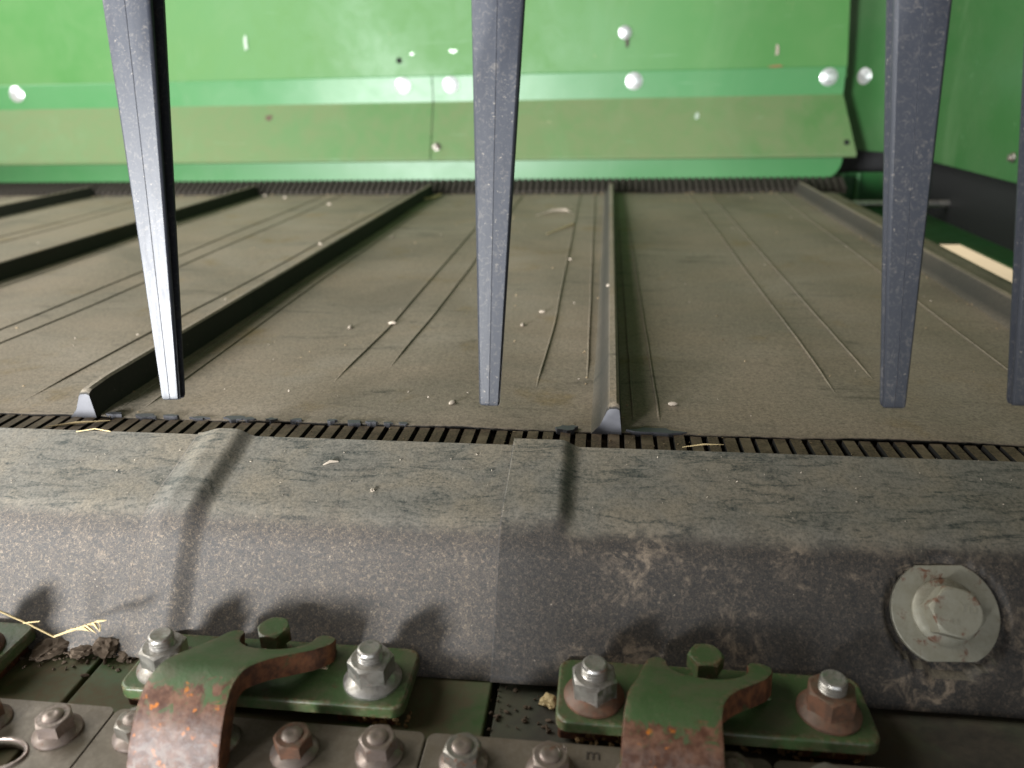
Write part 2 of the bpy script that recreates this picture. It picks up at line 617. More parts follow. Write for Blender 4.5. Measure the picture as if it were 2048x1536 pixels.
# ------------------------------------------------------------------ back panels
def sheet_profile(name, prof, x0, x1, mat, parent=None, th=0.0025, nx=2, right_shift=None):
    """sheet metal: profile of (y, z) swept along x, with thickness behind"""
    v, fc = [], []
    xs = [x0 + (x1 - x0) * i / (nx - 1) for i in range(nx)]
    n = len(prof)
    for i, x in enumerate(xs):
        for j, (y, z) in enumerate(prof):
            xx = x + (right_shift[j] if (right_shift and i == nx - 1) else 0)
            v.append((xx, y, z))
    for i in range(nx - 1):
        for j in range(n - 1):
            fc.append((i * n + j, (i + 1) * n + j, (i + 1) * n + j + 1, i * n + j + 1))
    o = from_py(name, v, fc, mat, parent)
    s = o.modifiers.new('thick', 'SOLIDIFY')
    s.thickness = th
    s.offset = -1
    return o


def bolt_head(parent, x, y, z, r=0.0140, mat='chrome', name='bolt'):
    v, fc = lathe([(0, 0.0), (r * 1.12, 0.0), (r * 1.12, 0.0012), (r * 1.0, 0.0020), (r * 0.80, 0.0024), (r * 0.78, 0.0058), (r * 0.66, 0.0066), (0, 0.0068)], 24)
    o = from_py(name, v, fc, M[mat], parent, 40)
    o.rotation_euler = (R(90), 0, 0)
    o.location = (x, y, z)
    return o


def hole_disc(parent, x, y, z, r=0.0055, tilt=0.0):
    v, fc = lathe([(r, 0.0), (r * 0.98, 0.0006), (0, 0.0006)], 16)
    o = from_py('hole', v, fc, M['hole'], parent)  # flat disc on the sheet, the hole's inner shade painted near-black
    o.rotation_euler = (R(90) + tilt, 0, 0)
    o.location = (x, y, z)
    return o


def chip(parent, x, y, z, sx, sz, mat='bare', tilt=0.0, seed=0, name='paint_chip'):
    rr = random.Random(seed)
    n = 11
    pts = []
    for k in range(n):
        a = 2 * math.pi * k / n
        q = rr.uniform(0.55, 1.1)
        pts.append((sx * q * math.cos(a), sz * q * math.sin(a)))
    o = from_bm(name, extrude_poly(pts, 0, 0.0007), M[mat], parent)
    o.rotation_euler = (R(90) + tilt, 0, 0)
    o.location = (x, y, z)
    return o


back = thing('back_panel', 'tall upper green sheet metal back panel above the folded strips', 'panel')
v = [(-2.6, 1.560, 0.195), (0.425, 1.560, 0.195), (0.413, 1.560, 0.33), (0.395, 1.560, 0.75), (-2.6, 1.560, 0.75)]
o = from_py('sheet', v, [(0, 1, 2, 3, 4)], M['panel'], back)
s = o.modifiers.new('thick', 'SOLIDIFY'); s.thickness = 0.003; s.offset = -1
for x, z in [(0.025, 0.2784)]:
    bolt_head(back, x, 1.5585, z, 0.0105)
chip(back, 0.029, 1.5583, 0.263, 0.004, 0.010, 'mark', 0, 5, 'drip_stain')
hole_disc(back, -0.4012, 1.5585, 0.2411)
chip(back, -0.7028, 1.5585, 0.2785, 0.004, 0.018, 'bare', 0, 1)
chip(back, -0.2959, 1.5585, 0.2552, 0.008, 0.004, 'bare', 0, 2)
chip(back, 0.2978, 1.5585, 0.2425, 0.004, 0.012, 'husk', 0, 3, 'mud_splash')
chip(back, 0.30, 1.5585, 0.216, 0.016, 0.003, 'chaff', 0, 4, 'mud_splash')
chip(back, -0.375, 1.5585, 0.252, 0.005, 0.003, 'bare', 0, 8)

DEF_PROF = [(1.5565, 0.2115), (1.5555, 0.2105), (1.5540, 0.1655), (1.5520, 0.1610), (1.5010, 0.0660), (1.5005, 0.0630), (1.5030, 0.0620)]


def deflector(x0, x1, label, rs=None, bolts=()):
    t = thing('deflector_strip', label, 'panel', group='folded green strips along the back')
    # two materials: upright flange and dusty slope are one bent sheet; split as flange and slope
    rs = rs or [0] * len(DEF_PROF)
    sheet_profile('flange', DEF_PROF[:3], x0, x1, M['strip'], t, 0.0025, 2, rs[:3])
    sheet_profile('slope', DEF_PROF[2:], x0, x1, M['dustpaint'], t, 0.0025, 2, rs[2:])
    for x in bolts:
        bolt_head(t, x, 1.5535, 0.1955)
    return t


d1 = deflector(-2.6, -0.3385, 'long folded green strip at the back left of the seam, dusty slope below', None, (-1.2056, -0.395))
d2 = deflector(-0.3365, 0.420, 'folded green strip at the back right of the seam, ending beside the end panel', [0, 0, 0, 0.001, 0.022, 0.022, 0.022], (-0.3019, 0.0444, 0.392))
tl = math.atan2(1.552 - 1.501, 0.161 - 0.066)
hole_disc(d1, -0.3635, 1.5083, 0.0826, 0.006, -tl)
bh = bolt_head(d2, -0.3259, 1.5100, 0.0859, 0.0075, 'zincworn'); bh.rotation_euler = (R(90) - tl, 0, 0)
hole_disc(d2, 0.4256, 1.5090, 0.0851, 0.0055, -tl)
chip(d1, -0.6666, 1.5395, 0.1421, 0.010, 0.007, 'dirt', -tl, 11, 'mud_splash')
chip(d2, 0.1605, 1.5345, 0.1338, 0.005, 0.008, 'bare', -tl, 12)
chip(d2, 0.1744, 1.5532, 0.1819, 0.010, 0.010, 'husk', 0, 13, 'mud_splash')
for k in range(14):
    xx = random.uniform(-0.3, 0.4)
    zz = random.uniform(0.07, 0.15)
    yy = 1.501 + (zz - 0.066) / (0.161 - 0.066) * 0.051 - 0.0012
    chip(d2, xx, yy, zz, random.uniform(0.004, 0.009), random.uniform(0.003, 0.008), 'straw' if k % 3 else 'husk', -tl, 30 + k, 'mud_splash')

for k in range(9):
    xx = random.uniform(-1.2, -0.37)
    zz = random.uniform(0.07, 0.15)
    yy = 1.501 + (zz - 0.066) / (0.161 - 0.066) * 0.051 - 0.0012
    chip(d1, xx, yy, zz, random.uniform(0.003, 0.008), random.uniform(0.002, 0.006), 'straw' if k % 3 else 'dirt', -tl, 60 + k, 'mud_splash')

# low strip under the slope with a rounded right corner
pts = [(-2.6, 0.0), (0.395, 0.012)]
for k in range(9):
    a = R(-90 + 90 * k / 8)
    pts.append((0.395 + 0.034 * math.cos(a), 0.046 + 0.034 * math.sin(a)))
pts += [(0.429, 0.10), (-2.6, 0.10)]
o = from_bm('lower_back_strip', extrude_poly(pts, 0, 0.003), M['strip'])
o.rotation_euler = (R(90), 0, 0)
o.location = (0, 1.538, 0.006)
tag(o, 'smooth narrow green strip just above the back edge of the belt', 'panel')

# ------------------------------------------------------------------ end panel and what shows under it
end = thing('end_panel', 'darker green end panel closing the right side of the belt', 'panel', (0.55, 0, 0))
v = [(0, 0.55, 0.058), (0, 2.4, 0.058), (0, 2.4, 0.75), (0, 0.55, 0.75)]
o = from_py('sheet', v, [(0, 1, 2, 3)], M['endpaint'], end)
s = o.modifiers.new('thick', 'SOLIDIFY'); s.thickness = 0.003; s.offset = 0
cv = [(-0.155, 1.70, 0.064), (-0.002, 1.50, 0.064), (-0.002, 1.50, 0.75), (-0.155, 1.70, 0.75)]
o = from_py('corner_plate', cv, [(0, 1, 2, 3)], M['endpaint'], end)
s = o.modifiers.new('thick', 'SOLIDIFY'); s.thickness = 0.003; s.offset = 0
b = bolt_head(end, -0.0822, 1.6020, 0.1956, 0.013); b.rotation_euler = (R(90), 0, R(-52.6))
b = bolt_head(end, -0.003, 1.16, 0.0893, 0.006, 'zincworn', 'clip_plate'); b.rotation_euler = (0, R(-90), 0)

o = box('gap_shade_sheet', 0.585, 0.590, 0.4, 2.3, -0.0468, 0.075, M['black'])  # black sheet added to paint the shade under the end panel
tag(o, 'added black sheet standing in for the shaded gap under the end panel', 'shade sheet')
o = box('corner_shade_sheet', 0.36, 0.58, 1.74, 1.745, 0.005, 0.12, M['black'])  # black sheet put in where the corner is only in shade
tag(o, 'added black sheet standing in for the shade behind the rounded green strip', 'plate')
inner = thing('inner_bracket', 'glossy green bracket with two upright edges beyond the belt corner', 'bracket', (0, 1.64, 0))
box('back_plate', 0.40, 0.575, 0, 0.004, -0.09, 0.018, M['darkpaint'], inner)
for x in (0.462, 0.492):
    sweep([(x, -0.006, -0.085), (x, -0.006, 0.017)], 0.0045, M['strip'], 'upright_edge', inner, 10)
o = sweep([(0.425, 1.43, -0.012), (0.50, 1.43, -0.012), (0.585, 1.43, -0.012)], 0.006, M['zinc'], 'roller_shaft', None, 14)
tag(o, 'grey steel roller shaft end at the far right corner of the belt', 'shaft')
# slotted green floor plate, daylight shows through its slot
bm = bmesh.new()
outer = [(0.425, 0.45), (0.5845, 0.45), (0.5845, 1.62), (0.425, 1.62)]
inn = [(0.470, 0.80), (0.537, 0.80), (0.537, 1.245), (0.470, 1.245)]
ov = [bm.verts.new((x, y, -0.045)) for x, y in outer]
iv = [bm.verts.new((x, y, -0.045)) for x, y in inn]
for k in range(4):
    bm.faces.new((ov[k], ov[(k + 1) % 4], iv[(k + 1) % 4], iv[k]))
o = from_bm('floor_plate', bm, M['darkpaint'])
s = o.modifiers.new('thick', 'SOLIDIFY'); s.thickness = 0.003; s.offset = 0
tag(o, 'dark green floor plate right of the belt with a bright slot through it', 'plate')

# ------------------------------------------------------------------ draper belt
belt = thing('draper_belt', 'wide dusty brown rubber draper belt with raised cross cleats', 'belt')
XR = 0.405


def belt_z(x, y):
    z = -0.0014 * (1 - sst(y, 0.430, 0.452))
    z += 0.0007 * math.sin(x * 21 + 1.2) * math.sin(y * 9) + 0.0005 * math.sin(x * 47 + y * 13)
    z += 0.012 * sst(y, 1.49, 1.53)
    return z


xs = []
x = -2.3
while x < XR:
    xs.append(x)
    x += 0.0025 if x > -0.5 else 0.012
ys = [0.4320, 0.4345, 0.438, 0.445, 0.454, 0.463, 0.475, 0.49, 0.51] + [0.53 + 0.04 * k for k in range(24)] + [1.475, 1.49]
v, fc = [], []
rr = random.Random(3)
cols = []
for i, x in enumerate(xs):
    col = []
    for j, y in enumerate(ys):
        yy = y
        if j == 0:
            yy += rr.uniform(-0.0007, 0.0007) + 0.0008 * math.sin(x * 70) * math.sin(x * 31)
        col.append(len(v))
        v.append((x, yy, belt_z(x, yy)))
    cols.append(col)
# the belt turns down around its end roller on the right
for k in range(1, 9):
    a = R(180.0 * k / 8)
    col = []
    for j, y in enumerate(ys):
        col.append(len(v))
        v.append((XR + 0.024 * math.sin(a), y, belt_z(XR, y) - 0.024 * (1 - math.cos(a))))
    cols.append(col)
for a, b in zip(cols, cols[1:]):
    for j in range(len(ys) - 1):
        fc.append((a[j], b[j], b[j + 1], a[j + 1]))
o = from_py('belt_sheet', v, fc, M['belt'], belt, 60)
s = o.modifiers.new('thick', 'SOLIDIFY'); s.thickness = 0.0016; s.offset = -1

# cleats
CLEATS = [-1.745, -1.396, -1.047, -0.697, -0.344, 0.0, 0.341]
sec = [(-0.0065, 0.0), (-0.0010, 0.0070), (0.0030, 0.0180), (0.0045, 0.0196), (0.0085, 0.0200), (0.0104, 0.0188), (0.0122, 0.0)]
st = [(0.4300, 0.86, 0.0), (0.4307, 0.93, 0.0), (0.4322, 0.98, 0.0), (0.4350, 1.0, 0.0), (0.455, 1.0, 0.0)] + [(0.47 + 0.1 * k, 1.0, 0.0) for k in range(11)] + [(1.486, 1.0, 0.0)]
v, fc = [], []
for (y, hs, _) in st:
    for (px, pz) in sec:
        v.append((px, y, pz * hs - 0.0006 - 0.0014 * (1 - sst(y, 0.430, 0.452))))
n = len(sec)
for i in range(len(st) - 1):
    for k in range(n):
        fc.append((i * n + k, (i + 1) * n + k, (i + 1) * n + (k + 1) % n, i * n + (k + 1) % n))
fc.append(tuple(range(n)))
fc.append(tuple(range(len(st) * n - 1, (len(st) - 1) * n - 1, -1)))
me = bpy.data.meshes.new('cleat')
me.from_pydata(v, [], fc)
me.update()
me.materials.append(M['belt'])
me.materials.append(M['rubbercut'])
me.polygons[len(fc) - 2].material_index = 1
for p in me.polygons:
    p.use_smooth = True
me.set_sharp_from_angle(angle=R(35))
for x in CLEATS:
    o = bpy.data.objects.new('cleat', me)
    C.objects.link(o)
    o.parent = belt
    o.location = (x, 0, 0)

# thin moulded lines that run between the cleats
def rib(pts, w=0.0011, h=0.0010):
    v, fc = [], []
    n = len(pts)
    for i, (x, y) in enumerate(pts):
        k = min(1.0, i / 2.0) if i < 2 else 1.0
        for dx, dz in ((-w, -0.0003), (-w * 0.4, h * k), (w * 0.4, h * k), (w, -0.0003)):
            v.append((x + dx, y, belt_z(x, y) + dz))
    for i in range(n - 1):
        for k in range(3):
            fc.append((i * 4 + k, i * 4 + k + 1, (i + 1) * 4 + k + 1, (i + 1) * 4 + k))
    return from_py('rib', v, fc, M['belt'], belt, 70)


def rib_line(x0, x1, y0=0.5, y1=1.485, curl=0.0):
    pts = []
    n = 22
    for i in range(n + 1):
        t = i / n
        y = y0 + (y1 - y0) * t * t * 0.6 + (y1 - y0) * t * 0.4
        xx = x0 + random.uniform(-0.0002, 0.0002) + (x1 - x0) * min(1.0, (y - y0) / 0.9) - curl * (1 - sst(y, y0, y0 + 0.16))
        pts.append((xx, y))
    rib(pts)


for c in CLEATS[1:]:
    if c != 0.0:
        rib_line(c - 0.055, c - 0.038, 0.45)
    if c < 0.3:
        rib_line(c + 0.036, c + 0.032, 0.436)
        rib_line(c + 0.157, c + 0.150, 0.50, curl=0.006 if c < 0 else 0.002)
        rib_line(c + 0.188, c + 0.186, 0.53, curl=0.004 if c < 0 else 0.0)
    rib_line(c + 0.020, c + 0.018, 0.436)
rib_line(-0.042, -0.050, 0.50, curl=0.004)
rib_line(-0.011, -0.023, 0.52)

# toothed guide strip along the front edge
o = box('guide_strip', -1.2, 0.43, 0.376, 0.450, -0.0110, -0.0078, M['tooth'], belt)
bm = bmesh.new()
prof = [(0.3960, -0.0080), (0.3960, -0.0016), (0.4312, -0.0018), (0.4312, -0.0080)]
hw0, hw1 = 0.0037, 0.0033
vs = []
for sx in (-1, 1):
    vs.append([bm.verts.new((sx * (hw1 if z > -0.004 else hw0), y, z)) for y, z in prof])
bm.faces.new(vs[0]); bm.faces.new(list(reversed(vs[1])))
for k in range(4):
    bm.faces.new((vs[0][k], vs[1][k], vs[1][(k + 1) % 4], vs[0][(k + 1) % 4]))
bmesh.ops.recalc_face_normals(bm, faces=bm.faces)
tme = bpy.data.meshes.new('tooth')
bm.to_mesh(tme); bm.free()
tme.materials.append(M['tooth'])
x = -0.62
while x < 0.42:
    o = bpy.data.objects.new('tooth', tme)
    C.objects.link(o)
    o.parent = belt
    o.location = (x + random.uniform(-0.0005, 0.0005), random.uniform(-0.0009, 0.0006), random.uniform(-0.0006, 0.0003))
    o.scale = (random.uniform(0.90, 1.08), 1, 1)
    x += 0.0098

# fine toothed strip along the far edge: too small to pick apart
bm = bmesh.new()
x = -2.2
while x < 0.43:
    z0, z1 = 0.002, 0.019
    a = [bm.verts.new(p) for p in [(x, 1.492, z0), (x + 0.007, 1.492, z0), (x + 0.007, 1.532, z1), (x, 1.532, z1), (x, 1.492, z0 + 0.004), (x + 0.007, 1.492, z0 + 0.004), (x + 0.007, 1.530, z1 + 0.004), (x, 1.530, z1 + 0.004)]]
    for q in [(4, 5, 6, 7), (0, 1, 5, 4), (0, 4, 7, 3), (1, 2, 6, 5), (2, 3, 7, 6)]:
        bm.faces.new([a[i] for i in q])
    x += 0.0125
b4 = [bm.verts.new(p) for p in [(-2.3, 1.485, -0.002), (0.43, 1.485, -0.002), (0.43, 1.537, 0.0205), (-2.3, 1.537, 0.0205)]]
bm.faces.new(b4)
o = from_bm('far_tooth_strip', bm, M['fartooth'], belt)
o['kind'] = 'stuff'

# torn clean flakes at the front edge of the belt
def flake(x, y, sx, sy, seed):
    r = random.Random(seed)
    pts = []
    n = 12
    for k in range(n):
        a = 2 * math.pi * k / n
        q = r.uniform(0.6, 1.15)
        pts.append((x + sx * q * math.cos(a), y + sy * q * math.sin(a)))
    o = from_bm('torn_edge', extrude_poly(pts, -0.0035, 0.0 + r.uniform(-0.0004, 0.0005)), M['rubbercut'], belt)
    return o


for k, (x, w, h) in enumerate([(-0.321, 0.006, 0.0026), (-0.300, 0.009, 0.003), (-0.281, 0.006, 0.002), (-0.262, 0.007, 0.0018), (-0.238, 0.007, 0.004), (-0.228, 0.005, 0.0022), (-0.212, 0.004, 0.0018),
                               (-0.195, 0.004, 0.0018), (-0.172, 0.004, 0.0022), (-0.157, 0.005, 0.0035), (-0.146, 0.004, 0.002), (-0.135, 0.0035, 0.0018), (-0.125, 0.0035, 0.0018), (-0.021, 0.007, 0.0045), (0.032, 0.015, 0.0045), (0.045, 0.006, 0.002)]):
    flake(x, 0.4325 + h * 0.35, w, h, 100 + k)

# ------------------------------------------------------------------ seal covers
LIP, CR, BOT = Vector((0.3990, 0.004)), Vector((0.333, -0.0115)), Vector((0.289, -0.069))
prof = [LIP + Vector((0.0006, -0.0022)), LIP + Vector((0.0008, -0.0010)), LIP + Vector((0.0, 0.0))]
u1 = (CR - LIP).normalized(); u2 = (BOT - CR).normalized()
e1 = CR - u1 * 0.014; e2 = CR + u2 * 0.014
for k in range(1, 13):
    prof.append(LIP.lerp(e1, k / 12))
for k in range(1, 9):
    t = k / 9
    prof.append(e1 * (1 - t) ** 2 + CR * 2 * t * (1 - t) + e2 * t * t)
for k in range(0, 17):
    prof.append(e2.lerp(BOT, k / 16))
arc = [0.0]
for a, b in zip(prof, prof[1:]):
    arc.append(arc[-1] + (b - a).length)
PN = []
for i in range(len(prof)):
    d = (prof[min(i + 1, len(prof) - 1)] - prof[max(i - 1, 0)]).normalized()
    PN.append(Vector((d.y, -d.x)))   # outward
    if PN[-1].y < 0 and i > 3:
        PN[-1] = -PN[-1]
for i in range(0, 3):
    PN[i] = Vector((0.0, 1.0))
S_CREASE = arc[3 + 12 + 4]
BOLT = Vector((0.1615, 0.3158, -0.0343))


def cover(label, x0, x1, off, dense=(), mat='seal'):
    xs = []
    x = x0
    while x < x1 - 1e-6:
        xs.append(x)
        fine = any(a <= x <= b for a, b in dense)
        x += 0.001 if fine else 0.006
    xs.append(x1)
    v, fc = [], []
    n = len(prof)
    for x in xs:
        for j in range(n):
            o = off(x, arc[j])
            # mouldings are never dead straight
            o += 0.0005 * math.sin(x * 33 + arc[j] * 40) * sst(arc[j], 0.01, 0.05)
            p = prof[j] + PN[j] * o
            v.append((x, p.x, p.y))
    for i in range(len(xs) - 1):
        for j in range(n - 1):
            fc.append((i * n + j, i * n + j + 1, (i + 1) * n + j + 1, (i + 1) * n + j))
    o = from_py('seal_cover', v, fc, M[mat], None, 50)
    s = o.modifiers.new('thick', 'SOLIDIFY'); s.thickness = 0.0026; s.offset = -1
    return tag(o, label, 'cover', 'moulded seal covers in front of the belt')


cover('leftmost moulded seal cover, dusty top and pale grey front', -0.75, -0.222, lambda x, s: 0.0)


def off2(x, s):
    h = 0.0012 + 0.0034 * sst(x, -0.243, -0.228)
    d = 1 - sst(x, -0.219, -0.206)
    return h * d


cover('middle moulded seal cover between the two overlap joints', -0.243, -0.034, off2, [(-0.245, -0.202)])


def off3(x, s):
    face = sst(s, S_CREASE - 0.014, S_CREASE + 0.004)
    a = 0.0042 * (1 - sst(x, -0.0225, -0.0115))
    b = 0.0036 * (1 - sst(x, -0.045, 0.02))
    h = a * (1 - face) + b * face
    # dish pressed in round the bolt
    sb = S_CREASE + 0.0285
    r = math.hypot(x - BOLT.x, (s - sb) * 1.07)
    h -= 0.0046 * (1 - sst(r, 0.0262, 0.0284))
    return h


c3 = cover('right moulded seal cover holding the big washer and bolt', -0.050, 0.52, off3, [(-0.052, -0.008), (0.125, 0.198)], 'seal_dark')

# bolt with big washer on the right cover
nrm = Vector((0, -0.7916, 0.6111))
bolt = thing('flange_bolt', 'big zinc hex flange bolt through the right seal cover', 'bolt', BOLT - nrm * 0.0040)
q = nrm.to_track_quat('Z', 'Y')
bolt.rotation_euler = q.to_euler()
RW = 0.0242
pts = []
for k in range(56):
    a = 2 * math.pi * k / 56
    x, y = RW * math.cos(a), RW * math.sin(a)
    y = max(-RW * 0.90, min(RW * 0.90, y))
    pts.append((x, y))
o = from_bm('flat_washer', extrude_poly(pts, 0.0, 0.0028), M['washer'], bolt)
bevel(o, 0.0006)
o.rotation_euler = (0, 0, R(3))
v, fc = lathe([(0, 0.0028), (0.0152, 0.0028), (0.0152, 0.0040), (0.0145, 0.0047), (0.0118, 0.0060), (0, 0.0060)], 40)
from_py('flange', v, fc, M['washer'], bolt, 35)
bm = hexhead(0.0124, 0.0115, 0.12, R(18))
o = from_bm('hex_head', bm, M['washer'], bolt, 25)
o.location = (0, 0, 0.0050)
bevel(o, 0.0004, 2, 25)
for txt, lx, ly, rz in (('YD', 0.0004, 0.0008, -10), ('8.8', -0.0048, -0.0046, -10)):
    cu = bpy.data.curves.new('mark', 'FONT')
    cu.body = txt
    cu.size = 0.0056 if txt == 'YD' else 0.0040
    cu.extrude = 0.00018
    cu.align_x = 'LEFT'
    to_ = bpy.data.objects.new('mark', cu)
    C.objects.link(to_)
    dg = bpy.context.evaluated_depsgraph_get()
    me = bpy.data.meshes.new_from_object(to_.evaluated_get(dg))
    bpy.data.objects.remove(to_)
    me.materials.clear()
    mo = link_mesh('raised_mark', me, M['washer'], o)
    mo.location = (lx, ly, 0.0115)
    mo.rotation_euler = (0, 0, R(rz))

# ------------------------------------------------------------------ cutterbar plates
ZB = -0.070
o = from_bm('guard_plate', extrude_poly(rounded_rect(-0.60, -0.2515, 0.20, 0.33, 0.003), ZB - 0.008, ZB), M['barpaint'])
bevel(o, 0.0008)
tag(o, 'green cutterbar plate left of the narrow diagonal gap, dirt along its back', 'plate', 'green cutterbar plates')
o = from_bm('guard_plate', extrude_poly(rounded_rect(-0.2488, -0.0495, 0.20, 0.33, 0.003), ZB - 0.008, ZB), M['barpaint'])
bevel(o, 0.0008)
tag(o, 'green cutterbar plate under the rusty left clip', 'plate', 'green cutterbar plates')
o = box('cutterbar', -0.7, 0.7, 0.16, 0.335, -0.105, ZB - 0.0085, M['cutplate'], None, 0.001)
tag(o, 'dark dusty steel cutterbar beam under the plates and the right clip', 'beam')
o = box('cover_ledge', -0.0465, 0.7, 0.215, 0.33, ZB - 0.008, ZB - 0.0025, M['cutplate'], None, 0.001)
tag(o, 'brown dusty ledge strip below the right seal cover', 'ledge')

# ------------------------------------------------------------------ knife
knife = thing('knife', 'grey steel sickle knife bar with a row of flange nuts', 'knife', (0, 0, ZB + 0.0010))
edges = [-0.51, -0.3645, -0.2185, -0.0725, 0.0735, 0.2195, 0.3655]
KY0, KY1 = 0.155, 0.2520
for a, b in zip(edges, edges[1:]):
    pts = rounded_rect(a + 0.0004, b - 0.0004, KY0, KY1, 0.004, 4)
    if abs(a + 0.3645) < 1e-6:
        bm = bmesh.new()
        n = 28
        hole = []
        cx, cy = -0.2545, 0.2215
        for k in range(n):
            t = 2 * math.pi * k / n
            hole.append((cx + 0.0115 * math.cos(t), cy + 0.0075 * math.sin(t)))
        ov = [bm.verts.new((x, y, 0.004)) for x, y in pts]
        hv = [bm.verts.new((x, y, 0.004)) for x, y in hole]
        es = [bm.edges.new((ov[k], ov[(k + 1) % len(ov)])) for k in range(len(ov))] + [bm.edges.new((hv[k], hv[(k + 1) % n])) for k in range(n)]
        bmesh.ops.triangle_fill(bm, use_beauty=True, edges=es)
        o = from_bm('knife_section', bm, M['knife'], knife)
        s = o.modifiers.new('thick', 'SOLIDIFY'); s.thickness = 0.004; s.offset = -1
        # rolled rim of the hole
        rv, rf = [], []
        for k in range(n):
            t = 2 * math.pi * k / n
            for j in range(6):
                p = 2 * math.pi * j / 6
                rad = 0.0010 * math.cos(p)
                rv.append((cx + (0.0122 + rad) * math.cos(t), cy + (0.0082 + rad) * math.sin(t), 0.0042 + 0.0010 * math.sin(p)))
        for k in range(n):
            for j in range(6):
                rf.append((k * 6 + j, ((k + 1) % n) * 6 + j, ((k + 1) % n) * 6 + (j + 1) % 6, k * 6 + (j + 1) % 6))
        from_py('rim', rv, rf, M['knifenut'], o, 60)
    else:
        o = from_bm('knife_section', extrude_poly(pts, 0, 0.004), M['knife'], knife)
        bevel(o, 0.0006)


def nut_meshes(scale, rusty_top=False):
    """flange, hex, bolt end profile for a flange nut"""
    k = scale
    fl = lathe([(0, 0), (0.0135 * k, 0), (0.0135 * k, 0.0012 * k), (0.0128 * k, 0.0020 * k), (0.0095 * k, 0.0042 * k), (0, 0.0042 * k)], 36)
    hx = hexhead(0.0107 * k, 0.0098 * k)
    me_h = bpy.data.meshes.new('hex')
    bmesh.ops.recalc_face_normals(hx, faces=hx.faces)
    hx.to_mesh(me_h); hx.free()
    for p in me_h.polygons:
        p.use_smooth = True
    me_h.set_sharp_from_angle(angle=R(20))
    pr = [(0.0058 * k, 0.0)]
    z = 0.0
    while z < 0.0036 * k:
        pr += [(0.0058 * k, z + 0.0005 * k), (0.0052 * k, z + 0.0011 * k), (0.0058 * k, z + 0.0016 * k)]
        z += 0.0016 * k
    pr += [(0.0054 * k, z + 0.0010 * k), (0.0046 * k, z + 0.0014 * k), (0, z + 0.0011 * k)]
    return fl, me_h, lathe(pr, 24)


def make_mesh(vf, name, mat, smooth=30):
    me = bpy.data.meshes.new(name)
    me.from_pydata(vf[0], [], vf[1])
    me.update()
    for p in me.polygons:
        p.use_smooth = True
    me.set_sharp_from_angle(angle=R(smooth))
    me.materials.append(mat)
    return me


KNUT = nut_meshes(0.76)
kn_fl = make_mesh(KNUT[0], 'flange', M['knifenut'])
kn_hx = KNUT[1]; kn_hx.materials.append(M['knifenut'])
# closed knife bolt end sitting low in the nut
kn_end = make_mesh(lathe([(0.0044, 0), (0.0044, 0.0006), (0.0036, 0.0011), (0.0014, 0.0012), (0, 0.0008)], 20), 'bolt_end', M['knifenut'])
kn_flv, kn_hxv = [], []
for mname in ('knifenut', 'zincworn', 'knifenut', 'rustnut'):
    a_, b_ = kn_fl.copy(), kn_hx.copy()
    a_.materials.clear(); a_.materials.append(M['knifenut'])
    b_.materials.clear(); b_.materials.append(M[mname])
    kn_flv.append(a_); kn_hxv.append(b_)
rr = random.Random(5)
x = -0.273 - 0.0365
k = 0
while x < 0.24:
    vi = (k * 5 + 2) % 4
    n_ = bpy.data.objects.new('nut', kn_flv[vi])
    C.objects.link(n_)
    n_.parent = knife
    n_.location = (x, 0.2370 + rr.uniform(-0.0015, 0.0015), 0.0042)
    h_ = bpy.data.objects.new('hex', kn_hxv[vi])
    C.objects.link(h_); h_.parent = n_; h_.location = (0, 0, 0.0018)
    h_.rotation_euler = (0, 0, R(rr.choice([0, 10, 25, 40, 52])))
    e_ = bpy.data.objects.new('bolt_end', kn_end)
    C.objects.link(e_); e_.parent = n_; e_.location = (0, 0, 0.0092)
    x += 0.0365
    k += 1
# stamped letter and ticks
cu = bpy.data.curves.new('stamp', 'FONT'); cu.body = 'm'; cu.size = 0.0085; cu.extrude = 0.0001
to_ = bpy.data.objects.new('stamp', cu); C.objects.link(to_)
dg = bpy.context.evaluated_depsgraph_get()
me = bpy.data.meshes.new_from_object(to_.evaluated_get(dg)); bpy.data.objects.remove(to_)
me.materials.clear()
mo = link_mesh('stamped_letter', me, M['mark'], knife)
mo.location = (-0.0035, 0.2440, 0.0042)

# ------------------------------------------------------------------ hold-down clips
ZP = ZB + 0.0065          # underside of the clip plate (it sits on spacers)
TP = 0.0068


